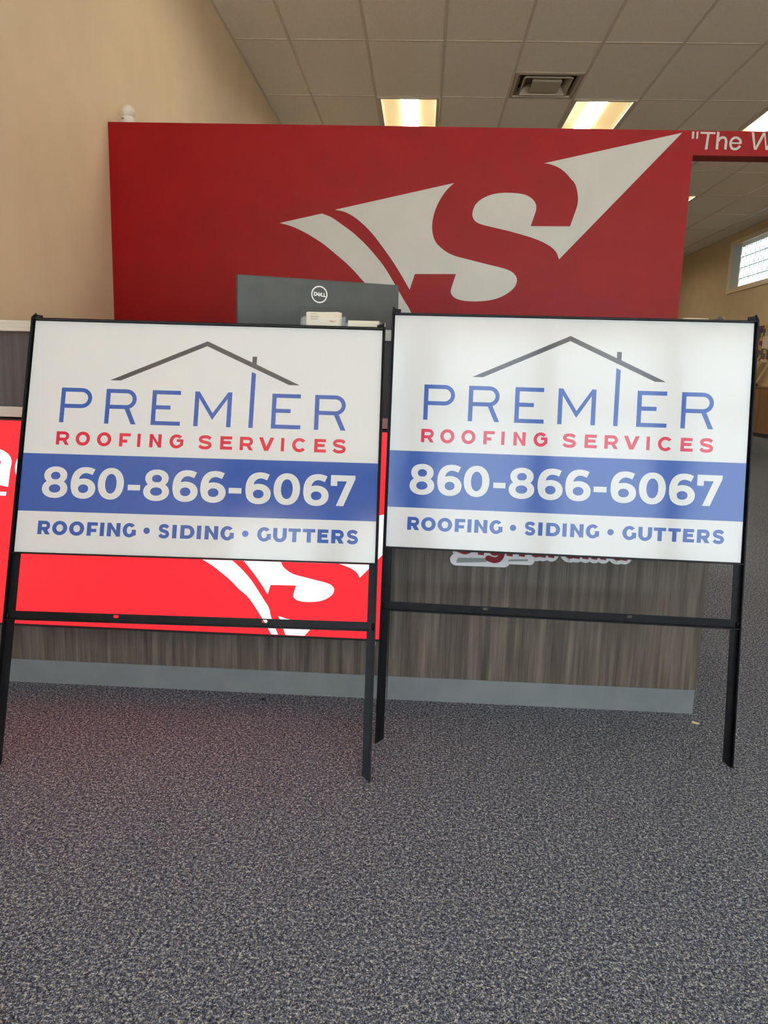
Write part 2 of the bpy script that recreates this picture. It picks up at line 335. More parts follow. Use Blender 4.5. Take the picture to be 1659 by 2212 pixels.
# red partition wall with the painted emblem and the opening
wm = struct('wall_middle', bxs((XL, YW, 0, XOP, YW + WT, ZOP), (XL, YW, ZOP, XR, YW + WT, ZW), (2.9, YW, 0, XR, YW + WT, ZOP)), M_red)
EMB = [[["L",[[-0.743,1.709],[-0.531,1.758]]],["C",[[-0.531,1.758],[-0.482,1.74],[-0.431,1.708],[-0.372,1.668],[-0.312,1.617],[-0.26,1.564],[-0.213,1.509],[-0.162,1.433],[-0.111,1.353],[-0.073,1.292],[-0.051,1.207],[0.007,1.061]]],["L",[[0.007,1.061],[-0.045,1.061]]],["C",[[-0.045,1.061],[-0.123,1.198],[-0.231,1.361],[-0.314,1.435],[-0.355,1.477],[-0.402,1.521],[-0.454,1.562],[-0.522,1.613],[-0.586,1.651],[-0.641,1.678],[-0.692,1.697],[-0.743,1.709]]]],[["L",[[-0.466,1.777],[0.117,1.912]]],["C",[[0.117,1.912],[0.08,1.875],[0.052,1.833],[0.032,1.788],[0.021,1.746],[0.018,1.704],[0.024,1.667],[0.038,1.635],[0.064,1.609],[0.098,1.586],[0.143,1.568],[0.21,1.553],[0.3,1.533],[0.367,1.519],[0.412,1.505],[0.438,1.487],[0.45,1.465],[0.446,1.438],[0.428,1.413],[0.396,1.389],[0.353,1.369],[0.304,1.358],[0.248,1.353],[0.192,1.355],[0.152,1.365],[0.129,1.383],[0.124,1.401],[0.13,1.429],[0.146,1.483]]],["L",[[0.146,1.483],[-0.059,1.479],[-0.083,1.402]]],["C",[[-0.083,1.402],[-0.123,1.466],[-0.167,1.53],[-0.215,1.593],[-0.271,1.66],[-0.323,1.71],[-0.374,1.747],[-0.42,1.768],[-0.466,1.777]]]],[["L",[[0.55,2.01],[1.195,2.157],[0.652,1.565]]],["C",[[0.65,1.566],[0.637,1.595],[0.614,1.618],[0.58,1.638],[0.535,1.656],[0.485,1.671],[0.401,1.692],[0.318,1.709],[0.257,1.723],[0.229,1.737],[0.216,1.757],[0.215,1.781],[0.225,1.81],[0.246,1.833],[0.278,1.852],[0.321,1.866],[0.369,1.871],[0.424,1.87],[0.468,1.863],[0.501,1.846],[0.52,1.823],[0.524,1.797],[0.518,1.771],[0.502,1.718]]],["L",[[0.502,1.718],[0.694,1.721]]],["C",[[0.694,1.721],[0.707,1.764],[0.718,1.801],[0.724,1.832],[0.721,1.868],[0.711,1.904],[0.696,1.929],[0.688,1.935],[0.667,1.957],[0.642,1.978],[0.612,1.995],[0.577,2.006],[0.55,2.01]]]],[["L",[[0.004,1.228],[0.065,1.209],[0.179,1.188],[0.284,1.153],[0.209,1.063],[0.065,1.063]]],["C",[[0.065,1.063],[0.04,1.139],[0.004,1.228]]]]]
def emblem_polys():
    out = []
    for sh in EMB:
        pts = []
        for kind, p in sh:
            q = [Vector(a) for a in p] if kind == 'L' else catmull(p, 6)
            pts += [(v.x, v.y) for v in (q[1:] if pts and (Vector(pts[-1]) - q[0]).length < 0.02 else q)]
        if (Vector(pts[0]) - Vector(pts[-1])).length < 0.004: pts = pts[:-1]
        out.append(pts)
    return out
EP = emblem_polys()
art = Art()
for p in EP[:3]: art.letter += 1; art.poly(p)
art.mesh('painted_emblem', M_redwhite, YW - 0.0012, wm, each=True)
art = Art()
for p, art.letter in zip([[[1.241,2.163],[1.252,2.163],[1.252,2.131],[1.242,2.131]],[[1.262,2.163],[1.272,2.163],[1.271,2.131],[1.263,2.131]],[[1.281,2.163],[1.351,2.162],[1.351,2.153],[1.324,2.153],[1.321,2.084],[1.308,2.084],[1.313,2.153],[1.281,2.154]],[[1.358,2.164],[1.37,2.163],[1.371,2.085],[1.359,2.085]],[[1.52,2.164],[1.532,2.163],[1.545,2.099],[1.573,2.163],[1.584,2.163],[1.597,2.099],[1.623,2.163],[1.634,2.163],[1.604,2.086],[1.593,2.086],[1.581,2.15],[1.551,2.086],[1.539,2.086]],[[1.374,2.12],[1.375,2.122],[1.376,2.125],[1.376,2.126],[1.377,2.128],[1.377,2.129],[1.379,2.13],[1.38,2.131],[1.382,2.132],[1.384,2.132],[1.386,2.133],[1.387,2.133],[1.39,2.133],[1.392,2.133],[1.393,2.132],[1.394,2.132],[1.395,2.131],[1.396,2.13],[1.397,2.128],[1.398,2.127],[1.399,2.125],[1.399,2.122],[1.399,2.12],[1.399,2.116],[1.399,2.113],[1.399,2.109],[1.399,2.104],[1.399,2.1],[1.399,2.095],[1.399,2.09],[1.399,2.086],[1.411,2.085],[1.411,2.09],[1.411,2.094],[1.411,2.099],[1.411,2.104],[1.411,2.108],[1.411,2.112],[1.411,2.115],[1.411,2.119],[1.411,2.123],[1.41,2.126],[1.409,2.13],[1.407,2.133],[1.406,2.136],[1.403,2.139],[1.4,2.141],[1.397,2.143],[1.393,2.144],[1.389,2.144],[1.386,2.144],[1.383,2.144],[1.379,2.143],[1.376,2.142],[1.373,2.14],[1.371,2.138],[1.368,2.136],[1.366,2.134],[1.365,2.131],[1.364,2.129],[1.364,2.127],[1.363,2.125]],[[1.427,2.111],[1.451,2.111],[1.474,2.11],[1.474,2.118],[1.45,2.118],[1.427,2.118]],[[1.479,2.111],[1.479,2.114],[1.478,2.118],[1.478,2.121],[1.477,2.125],[1.476,2.129],[1.473,2.132],[1.471,2.135],[1.468,2.137],[1.465,2.139],[1.462,2.141],[1.459,2.142],[1.456,2.143],[1.452,2.144],[1.449,2.144],[1.445,2.144],[1.442,2.144],[1.439,2.143],[1.436,2.141],[1.433,2.139],[1.43,2.137],[1.428,2.135],[1.426,2.132],[1.424,2.129],[1.423,2.126],[1.422,2.123],[1.421,2.12],[1.421,2.117],[1.42,2.114],[1.421,2.111],[1.421,2.108],[1.422,2.105],[1.423,2.101],[1.425,2.097],[1.426,2.094],[1.429,2.09],[1.432,2.087],[1.436,2.085],[1.439,2.084],[1.443,2.083],[1.447,2.082],[1.45,2.082],[1.454,2.083],[1.457,2.083],[1.46,2.084],[1.462,2.085],[1.465,2.087],[1.467,2.088],[1.469,2.09],[1.471,2.092],[1.473,2.093],[1.474,2.095],[1.476,2.097],[1.476,2.098],[1.477,2.099],[1.477,2.1],[1.467,2.106],[1.467,2.105],[1.466,2.103],[1.466,2.103],[1.465,2.102],[1.464,2.101],[1.463,2.1],[1.462,2.098],[1.46,2.097],[1.458,2.096],[1.457,2.095],[1.455,2.094],[1.453,2.094],[1.451,2.093],[1.449,2.093],[1.447,2.093],[1.445,2.093],[1.443,2.094],[1.44,2.095],[1.438,2.096],[1.437,2.097],[1.436,2.098],[1.435,2.101],[1.434,2.104],[1.433,2.106],[1.432,2.109],[1.432,2.111],[1.432,2.113],[1.432,2.115],[1.432,2.117],[1.432,2.119],[1.433,2.121],[1.434,2.124],[1.435,2.126],[1.437,2.128],[1.438,2.129],[1.44,2.131],[1.442,2.132],[1.444,2.133],[1.446,2.133],[1.448,2.134],[1.449,2.134],[1.451,2.134],[1.453,2.133],[1.455,2.132],[1.457,2.132],[1.459,2.13],[1.461,2.129],[1.463,2.128],[1.465,2.126],[1.466,2.124],[1.466,2.123],[1.467,2.12],[1.467,2.117],[1.468,2.114],[1.468,2.111]]], (1, 1, 2, 3, 5, 3, 4, 4)):
    if len(p) > 20 or p is None:      # ribbons: two matching sides
        h = len(p) // 2; A = p[:h]; B = p[h:][::-1]; art.nxt()
        for i in range(h - 1): art.poly([A[i], A[i + 1], B[i + 1], B[i]], False)
    else: art.poly(p)
art.mesh('letter', M_redwhite, YW - 0.0012, wm, each=True)

# glass block window in the right wall
w1 = sempty('window_1', (XR, 0, 0))
e = 0.075
fr = bmesh.new(); prism(fr, [(WY0 - e, WB - e), (WY1 + e, WB - e), (WY1 + e, WTOP + e), (WY0 - e, WTOP + e)], [[(WY0, WB), (WY0, WTOP), (WY1, WTOP), (WY1, WB)]], -0.022, 0.0, 'x')
obj('window_frame', fr, M_white_trim, w1)
M_jamb = mat('white_jamb_paint', srgb(214, 214, 204), 0.45)
obj('jamb', bxs((0, WY1 - 0.012, WB, 0.14, WY1, WTOP)), M_jamb, w1); obj('jamb', bxs((0, WY0, WB, 0.14, WY0 + 0.012, WTOP)), M_jamb, w1)
M_gb = mat('wavy_glass_block', (0.92, 0.97, 0.93), 0.12, trans=1.0, ior=1.35)
mp = coords(M_gb, (1, 1, 0.45)); ng = N(M_gb, 'ShaderNodeTexNoise', Scale=26.0, Detail=2.0, Distortion=1.2); LK(M_gb, mp, 0, ng, 'Vector'); add_bump(M_gb, ng, 'Fac', 1.0, 0.03)
M_mort = mat('dark_block_joint', srgb(70, 66, 50), 0.8)
nb_y, nb_z = 12, 4; by = (WY1 - WY0 - 0.024) / nb_y; bz = (WTOP - WB) / nb_z; first = None
for j in range(nb_z):
    for i in range(nb_y):
        loc = (0.18, WY0 + 0.012 + by * (i + 0.5), WB + bz * (j + 0.5))
        if first is None: first = obj('glass_block', bxs((-0.035, -by / 2 + 0.003, -bz / 2 + 0.004, 0.035, by / 2 - 0.003, bz / 2 - 0.004)), M_gb, w1, bevel=0.004); first.location = loc
        else: dup(first, loc, w1)
mo = bmesh.new()
for i in range(nb_y + 1): y = WY0 + 0.012 + by * i; box(mo, 0.15, y - 0.0025, WB, 0.21, y + 0.0025, WTOP)
for j in range(nb_z + 1): z = WB + bz * j; box(mo, 0.152, WY0, z - 0.004, 0.208, WY1, z + 0.004)
obj('block_joints', mo, M_mort, w1)

# ------------------------------------------------------------------ ceiling: lay-in tiles on a grid
ceil = sempty('ceiling', (0, 0, HC))
obj('ceiling_deck', bxs((XL - 0.2, FRONT_Y - 0.2, 0.22, XRO, YBACK + 0.2, 0.3)), M_tile, ceil)
ROWS = range(-8, 11); COLS = range(-1, 11)
LIGHTS = {(1, m) for m in (-2, 1, 4, 7)} | {(4, m) for m in (-2, 1, 4, 7)} | {(7, m) for m in (-2, 1, 4, 7)}
cache = {}
for k in COLS:
    xa = max(X0 + k * TW, XL); xb = min(X0 + (k + 1) * TW, XR)
    for m in ROWS:
        if (k, m) in LIGHTS: continue
        ya = max(Y0 + m * TL, FRONT_Y); yb = min(Y0 + (m + 1) * TL, YBACK)
        if (k, m) == (3, 0): yb = Y0 + TW
        if yb - ya < 0.1: continue
        key = (round(xb - xa, 3), round(yb - ya, 3)); hx, hy = key[0] / 2 - 0.006, key[1] / 2 - 0.006
        if key not in cache:
            cache[key] = o = obj('ceiling_tile', bxs((-hx, -hy, 0.004, hx, hy, 0.02)), M_tile, ceil); o.location = ((xa + xb) / 2, (ya + yb) / 2, 0)
        else: dup(cache[key], ((xa + xb) / 2, (ya + yb) / 2, 0), ceil)
g0 = None
for k in range(0, 11):
    x = X0 + k * TW
    if g0 is None: g0 = obj('grid_bar', bxs((-0.011, FRONT_Y, 0, 0.011, YBACK, 0.012)), M_grid, ceil); g0.location = (x, 0, 0)
    else: dup(g0, (x, 0, 0), ceil)
g1 = None
for m in range(-8, 12):
    y = Y0 + m * TL
    if y < FRONT_Y: continue
    if g1 is None: g1 = obj('cross_bar', bxs((XL, -0.011, 0.001, XR, 0.011, 0.012)), M_grid, ceil); g1.location = (0, y, 0)
    else: dup(g1, (0, y, 0), ceil)
obj('cross_bar', bxs((X0 + 3 * TW, Y0 + TW - 0.011, 0.001, X0 + 4 * TW, Y0 + TW + 0.011, 0.012)), M_grid, ceil)
obj('wall_angle', bxs((XL, FRONT_Y, 0, XL + 0.022, YBACK, 0.006), (XR - 0.022, FRONT_Y, 0, XR, YBACK, 0.006)), M_grid, ceil)

# ceiling lamps (recessed troffers): frame, two curved reflectors, lens
def make_light():
    t = thing('ceiling_light', '', 'light')
    hx, hy = TW / 2 - 0.012, TL / 2 - 0.012
    bm = bmesh.new(); prism(bm, [(-hx, -hy), (hx, -hy), (hx, hy), (-hx, hy)], [[(-hx + 0.03, -hy + 0.03), (-hx + 0.03, hy - 0.03), (hx - 0.03, hy - 0.03), (hx - 0.03, -hy + 0.03)]], -0.006, 0.012, 'z')
    obj('lamp_frame', bm, M_grid, t)
    for s in (-1, 1):
        bm = bmesh.new(); n = 8; ya, yb = -hy + 0.03, hy - 0.03; pr = []
        for i in range(n + 1):
            u = i / n; pr.append((s * (hx - 0.03 - u * (hx - 0.03 - 0.085)), 0.012 + 0.075 * math.sin(u * math.pi / 2) ** 0.8))
        a = [bm.verts.new((x, ya, z)) for x, z in pr]; b = [bm.verts.new((x, yb, z)) for x, z in pr]
        for i in range(n): bm.faces.new([a[i], a[i + 1], b[i + 1], b[i]])
        for vs in (a, b): c = [bm.verts.new((v.co.x, v.co.y, 0.105)) for v in (vs[0], vs[-1])]; bm.faces.new(vs + [c[1], c[0]])
        obj('reflector', bm, M_refl, t)
    bm = bmesh.new(); n = 10; pr = [(0.085 * math.cos(math.pi * i / n), 0.088 - 0.045 * math.sin(math.pi * i / n)) for i in range(n + 1)]
    ya, yb = -hy + 0.032, hy - 0.032
    a = [bm.verts.new((x, ya, z)) for x, z in pr]; b = [bm.verts.new((x, yb, z)) for x, z in pr]
    for i in range(n): bm.faces.new([a[i], a[i + 1], b[i + 1], b[i]])
    bm.faces.new(a); bm.faces.new(b[::-1]); bm.faces.new([a[0], b[0], b[-1], a[-1]])
    obj('lamp_lens', bm, M_lens, t)
    for ya, yb in ((-hy + 0.02, -hy + 0.03), (hy - 0.03, hy - 0.02)): obj('end_cap', bxs((-hx + 0.03, ya, 0.005, hx - 0.03, yb, 0.11)), M_refl, t)
    return t
labels = {(1, 1): 'lit recessed ceiling lamp nearest the beige wall, above the red wall', (4, 1): 'lit recessed ceiling lamp just beyond the square air vent', (7, 1): 'lit recessed ceiling lamp at the right edge above the wall lettering', (7, 4): 'sliver of a lit lamp at the left edge of the red wall opening'}
L0 = None
for key in sorted(LIGHTS):
    k, m = key; loc = (X0 + (k + 0.5) * TW, Y0 + (m + 0.5) * TL, HC)
    if L0 is None: L0 = o = make_light()
    else: o = copy_tree(L0)
    o.location = loc
    o['label'] = labels.get(key, 'lit recessed ceiling lamp hidden from view by the frame or the red wall')
    o['group'] = 'recessed ceiling lamps'

# square air vent
vt = thing('ceiling_vent', 'square stepped air vent in the ceiling between two lamps', 'vent', (X0 + 3.5 * TW, Y0 + 1.5 * TW, HC))
def sq(r): return [(-r, -r), (r, -r), (r, r), (-r, r)]
def cone(bm, r0, z0, r1, z1, t=0.004):
    a = [bm.verts.new((x, y, z0)) for x, y in sq(r0)]; b = [bm.verts.new((x, y, z1)) for x, y in sq(r1)]
    a2 = [bm.verts.new((x, y, z0 + t)) for x, y in sq(r0)]; b2 = [bm.verts.new((x, y, z1 + t)) for x, y in sq(r1)]
    for i in range(4):
        j = (i + 1) % 4; bm.faces.new([a[i], a[j], b[j], b[i]]); bm.faces.new([a2[i], b2[i], b2[j], a2[j]]); bm.faces.new([a[i], a2[i], a2[j], a[j]]); bm.faces.new([b[i], b[j], b2[j], b2[i]])
bm = bmesh.new(); cone(bm, 0.29, 0.0, 0.262, 0.0); cone(bm, 0.262, 0.0, 0.235, 0.07); obj('outer_frame', bm, M_vent, vt)
bm = bmesh.new(); cone(bm, 0.205, -0.004, 0.170, 0.055); cone(bm, 0.213, -0.004, 0.205, -0.004); obj('middle_ring', bm, M_vent, vt)
bm = bmesh.new(); cone(bm, 0.128, -0.004, 0.110, 0.05); box(bm, -0.128, -0.128, -0.006, 0.128, 0.128, -0.002); obj('center_plate', bm, M_vent, vt)
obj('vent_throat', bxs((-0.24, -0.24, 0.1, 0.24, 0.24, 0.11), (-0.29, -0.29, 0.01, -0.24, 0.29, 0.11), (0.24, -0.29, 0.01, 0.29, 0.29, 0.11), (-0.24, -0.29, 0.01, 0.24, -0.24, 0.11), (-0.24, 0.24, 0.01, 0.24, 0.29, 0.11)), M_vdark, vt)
for s in (-1, 1):
    br = obj('brace', bxs((-0.3, -0.006, 0.05, 0.3, 0.006, 0.062)), M_vent, vt); br.rotation_euler = (0, 0, s * math.pi / 4)

# ------------------------------------------------------------------ reception desk
desk = thing('reception_desk', 'long grey-brown wood-grain reception desk with pale slabs behind both yard signs', 'desk', (0, YD, 0))
SE = -0.0745; D0 = XL + 0.004                                   # seam between the two sections; y is relative to the desk's face
KZ = 0.076; S2A, S2B = 0.834, 0.862; CA, CB = 1.066, 1.0945; cf = CT - YD
obj('front_panel', bxs((D0, 0, KZ, SE - 0.0015, 0.02, S2A)), M_wood, desk); obj('front_panel', bxs((SE + 0.0015, 0, KZ, XD, 0.02, S2A)), M_wood, desk)
obj('kick_plate', bxs((D0, 0.001, 0, SE - 0.001, 0.02, KZ - 0.001)), M_kick, desk); obj('kick_plate', bxs((SE + 0.001, 0.001, 0, XD - 0.002, 0.02, KZ - 0.001)), M_kick, desk)
obj('seam_strip', bxs((SE - 0.0012, 0.004, 0, SE + 0.0012, 0.012, S2A)), M_blackp, desk)
obj('end_panel', bxs((XD - 0.02, 0.02, 0, XD, 0.72, S2A)), M_wood, desk)
obj('lower_slab', bxs((D0, cf, S2A, XD + 0.01, 0.3, S2B)), M_slab, desk, bevel=0.0012)
obj('upper_panel', bxs((D0, cf + 0.035, S2B, XD, cf + 0.055, CA)), M_dark, desk)
obj('upper_side', bxs((XD - 0.02, cf + 0.055, S2B, XD, 0.15, CA)), M_dark, desk)
obj('counter_slab', bxs((D0, cf, CA, XD + 0.01, 0.15, CB)), M_slab, desk, bevel=0.0012)
obj('work_surface', bxs((D0, 0.02, 0.72, XD - 0.02, 0.72, 0.75)), M_slab, desk)
obj('side_support', bxs((D0, 0.02, 0, D0 + 0.02, 0.72, 0.72)), M_wood, desk)

# backlit sign box on the desk front
BX1 = -0.0765; BX0 = -1.575; BZ0, BZ1 = 0.2135, 0.8265; BY = 2.130
lb = thing('light_box', 'glowing red backlit sign box with white arrow emblem on desk front', 'sign', (0, YD, 0))
yb_ = BY - YD
bm = bmesh.new(); prism(bm, [(BX0, BZ0), (BX1, BZ0), (BX1, BZ1), (BX0, BZ1)], [[(BX0 + .006, BZ0 + .006), (BX0 + .006, BZ1 - .006), (BX1 - .006, BZ1 - .006), (BX1 - .006, BZ0 + .006)]], yb_ - 0.004, -0.002)
obj('box_frame', bm, M_blackp, lb)
obj('lit_face', bxs((BX0 + .006, yb_, BZ0 + .006, BX1 - .006, yb_ + 0.006, BZ1 - .006)), M_boxred, lb)
obj('tape_tab', bxs((-0.113, yb_ - 0.003, BZ0 - 0.013, -0.109, yb_ - 0.002, BZ0 + 0.001)), M_whitep, lb); obj('tape_tab', bxs((-0.205, yb_ + 0.004, BZ0 - 0.003, -0.168, yb_ + 0.005, BZ0 + 0.001)), M_whitep, lb)
SX, SZ, TX, TZ = 0.3632, 0.3687, -0.3966, -0.1754
def clip(poly, ax, lim, sgn):
    out = []
    for i in range(len(poly)):
        a, b = poly[i], poly[(i + 1) % len(poly)]; ia, ib = (a[ax] - lim) * sgn <= 0, (b[ax] - lim) * sgn <= 0
        if ia: out.append(a)
        if ia != ib: t = (lim - a[ax]) / (b[ax] - a[ax]); out.append((a[0] + (b[0] - a[0]) * t, a[1] + (b[1] - a[1]) * t))
    return out
art = Art()
for p in EP:
    q = [(x * SX + TX, z * SZ + TZ) for x, z in p]
    q = clip(clip(q, 0, BX1 - .007, 1), 1, BZ0 + .007, -1)
    if len(q) > 2: art.letter += 1; art.poly(q)
art.mesh('arrow_emblem', M_boxwhite, yb_ - 0.0012, lb, each=True)
# rounded italic lower-case word
def word(art, x, z, xh, wd, slant=0.18, grow=0.0, dark=False):
    """the shop's name in heavy slanted strokes; x,z = left end of the baseline, xh = x-height"""
    T = lambda p: (x + p[0] * xh + p[1] * xh * slant, z + p[1] * xh)
    W_ = wd * xh + grow; r = wd / 2; a = 1 - r
    def st(pts, caps=(True, True)): art.stroke([T((p.x, p.y)) for p in (catmull(pts, 5) if len(pts) > 2 else [Vector(q) for q in pts])], W_, caps)
    def stem(u): st([(u, r), (u, a)]) if grow else st([(u, 0), (u, 1)], (False, False))
    def arch(o, w_): stem(o + r); st([(o + r, .55), (o + r + .12 * w_, .80), (o + w_ * .55, a), (o + w_ - r * .75 - .04, .72), (o + w_ - r, .45), (o + w_ - r, r if grow else 0)], (True, bool(grow)))
    def aa(o): 
        w_ = .90; st([(o + w_ - r, a), (o + .50, a), (o + r + .04, .70), (o + r, .42), (o + .34, r), (o + .58, r + .06), (o + w_ - r, .5)]); stem(o + w_ - r)
    o = 0; art.letter += 1
    st([(.82, 1.22), (.5, 1.33), (.22, 1.18), (.28, .88), (.62, .62), (.66, .30), (.40, r), (.08, .24)]); o += .95 + .1
    art.letter += 1
    stem(o + r); art.disc(*T((o + r, 1.28)), W_ / 2, W_ / 2); o += .30 + .12
    art.letter += 1
    w_ = .9; st([(o + w_ - r, a), (o + .50, a), (o + r + .04, .70), (o + r, .42), (o + .34, r), (o + .58, r + .06), (o + w_ - r, .5)]); st([(o + w_ - r, a), (o + w_ - r, -.02), (o + .50, -.24), (o + .14, -.16)]); o += .9 + .12
    art.letter += 1
    arch(o, .9); o += .9 + .14
    art.letter += 1
    aa(o); o += .9 + .12
    art.letter += 1
    stem(o + r); st([(o + r, .6), (o + .3, .84), (o + .5, a)]); o += .62 + .04
    art.letter += 1
    aa(o); o += .9 + .12
    art.letter += 1
    arch(o, .74); arch(o + .74 - 2 * r + .0, .74); o += 1.18 + .14
    art.letter += 1
    aa(o); return o + .9
art = Art(); XH = 0.107
word(art, -1.543, 0.632, XH, 0.29, 0.18); art.letter += 1; art.poly([(-1.55, 0.602), (-1.189, 0.6035), (-1.186, 0.6145), (-1.548, 0.6145)])
art.mesh('lit_letter', M_boxwhite, yb_ - 0.0012, lb, each=True)

# cut-out name plaque on the right half of the desk
pq = thing('name_plaque', 'cut-out name plaque in red and white on the desk front behind the right sign', 'plaque', (0, YD, 0))
bk = Art(); PXH = 0.0585; word(bk, 0.118, 0.4665, PXH, 0.30, 0.12, grow=0.024)
for (xa, xb, za, zb) in ((0.113, 0.262, 0.4375, 0.4625), (0.262, 0.337, 0.4475, 0.4625)):
    bk.stroke([(xa + .005, (za + zb) / 2), (xb - .005, (za + zb) / 2)], zb - za + 0.012, True)
bk.mesh('plaque_backing', M_plqw, 0.0, pq, thick=0.006)
tx = Art(); word(tx, 0.118, 0.4665, PXH, 0.30, 0.12); tx.mesh('plaque_letter', M_plqr, -0.0085, pq, each=True)
ub = Art(); ub.letter = 1; ub.poly([(0.118, 0.4405), (0.206, 0.4455), (0.206, 0.4575), (0.122, 0.4555)]); ub.letter = 2; ub.poly([(0.268, 0.4505), (0.326, 0.4535), (0.326, 0.4590), (0.272, 0.4565)])
ub.mesh('underline_bar', M_plqg, -0.0082, pq, each=True)

# ------------------------------------------------------------------ yard signs
PW, PH, LEG = 0.9144, 0.6096, 0.5331
def make_sign():
    t = thing('yard_sign', '', 'sign')
    F = 0.019; TH = 0.003; FWD = 0.016                           # face flange width, steel thickness, forward flange depth
    U0, U1 = -0.004, PW + 0.004; ZT = LEG + PH + 0.0175
    for s, ue in ((1, U0), (-1, U1)):                            # uprights run from the carpet to above the top rail
        g = lambda d: ue + s * d
        bm = bmesh.new()
        prism(bm, [(g(0), 0.0), (g(F), 0.0135), (g(F), ZT - 0.001), (g(0.004), ZT + 0.001), (g(0), ZT + 0.006)] if s > 0 else [(g(0), 0.0), (g(0), ZT + 0.006), (g(0.004), ZT + 0.001), (g(F), ZT - 0.001), (g(F), 0.0135)], [], 0, TH)
        pr = [(-FWD, 0.004), (TH, 0.0), (TH, ZT + 0.006), (-FWD, ZT - 0.012)]
        prism(bm, pr, [], g(0), g(-TH), 'x')
        obj('upright', bm, M_black, t)
    z = LEG + PH
    bm = bmesh.new(); box(bm, U0, 0, z - 0.012, U1, TH, z + 0.006); box(bm, U0, -FWD, z + 0.0015, U1, 0, z + 0.0045); obj('top_rail', bm, M_black, t)
    for s, ue in ((1, U0), (-1, U1)):
        bm = bmesh.new(); box(bm, min(ue, ue + s * .019), -0.004, z + 0.0045, max(ue, ue + s * .019), TH, z + 0.0150); obj('corner_tab', bm, M_black, t, bevel=0.001)
    bm = bmesh.new(); box(bm, U0, 0, LEG - 0.004, U1, TH, LEG + 0.014); box(bm, U0, -FWD, LEG - 0.0045, U1, 0, LEG - 0.0015); obj('bottom_rail', bm, M_black, t)
    zc = LEG - 0.1475; bm = bmesh.new(); holes = []
    for hx in (0.2705, 0.6435):                                  # two slotted bolt holes
        holes.append([(hx + sx * 0.0040 + 0.0032 * math.cos(a), zc - 0.0065 + 0.0036 * math.sin(a)) for sx, a in [(1, -math.pi / 2 + math.pi * i / 6) for i in range(7)] + [(-1, math.pi / 2 + math.pi * i / 6) for i in range(7)]][::-1])
    prism(bm, [(U0 + TH, zc - 0.020), (U1 - TH, zc - 0.020), (U1 - TH, zc), (U0 + TH, zc)], holes, -0.0035, -0.0005)
    box(bm, U0 + TH, -0.0185, zc - 0.0230, U1 - TH, -0.0005, zc - 0.0200); obj('crossbar', bm, M_black, t)
    for ux in (U0 + 0.004, U1 - 0.004):
        bm = bmesh.new(); bmesh.ops.create_icosphere(bm, subdivisions=2, radius=0.004, matrix=Matrix.Translation((ux, -0.006, zc - 0.012)) @ Matrix.Diagonal((1, 1.2, 2.4, 1))); obj('weld_bead', bm, M_black, t, smooth=True)
    # printed panel resting in the frame
    pn = obj('sign_panel', bxs((0.0005, -0.0045, LEG, PW - 0.0005, -0.0004, LEG + PH)), M_pw, t)
    y = -0.0048; k = 0.001; tf = lambda p: (p[0], p[1] + LEG * 1000)
    a = Art(); a.rect(0.6, 105.5, 913.8, 255.0); a.mesh('phone_band', M_pb, y, pn, k, tf)
    a = Art(); a.poly([(209, 454), (237, 454.1), (457.1, 553.2), (675.8, 455), (703.7, 454.9), (588.8, 507.5), (588.8, 528.6), (577.2, 528.7), (577.3, 512.4), (457.2, 566.5)]); a.mesh('roof_emblem', M_pg, y, pn, k, tf)
    a = Art(); B, T, w_ = 338.3, 430.8, 11.3
    for ch, x0, x1 in (('P', 85.2, 166.3), ('R', 202.2, 284), ('E', 322.5, 398.5), ('E', 634.0, 710.3), ('R', 745.3, 827)): a.glyph(ch, x0, x1, B, T, w_, 10.6)
    a.letter += 1; a.rect(433.4, B, 444.6, T); a.rect(518.4, B, 529.8, T); a.poly([(433.4, T), (444.9, T), (481.3, 374.2), (519.2, T), (529.8, T), (481.3, 356.2)]); a.letter += 1; a.poly([(576, B), (587.2, B), (588.3, 482.2), (577, 487)])
    a.mesh('letter', M_pb, y, pn, k, tf, each=True)
    a = Art(); B, T, w_ = 279.3, 314.3, 8.7
    for ch, x0, x1 in (('R', 82, 115.7), ('O', 132.3, 169.3), ('O', 187.5, 224.4), ('F', 245.2, 273.9), ('I', 291.7, 300), ('N', 323.2, 354.3), ('G', 375, 410.7), ('S', 449, 485.2), ('E', 506, 537.2), ('R', 556.5, 591), ('V', 605.4, 644.8), ('I', 662.6, 670.8), ('C', 691.4, 727), ('E', 748.3, 778.8), ('S', 795, 830.7)): a.glyph(ch, x0, x1, B, T, w_, 8.0)
    a.mesh('letter', M_pr, y, pn, k, tf, each=True)
    a = Art()
    for ch, x0, x1 in (('8', 56.8, 122), ('6', 129.6, 193.6), ('0', 199.1, 265.8), ('-', 276.3, 308), ('8', 316.6, 382.8), ('6', 390.8, 455.8), ('6', 462.1, 527.5), ('-', 534.8, 567.6), ('6', 577.6, 642.8), ('0', 649.5, 717), ('6', 725.4, 790.6), ('7', 794.8, 857.2)): a.glyph(ch, x0, x1, 141.3, 221.4, 17)
    a.mesh('digit', M_pw, y - 0.0003, pn, k, tf, each=True)
    a = Art(); B, T, w_ = 46.4, 81.0, 10.6
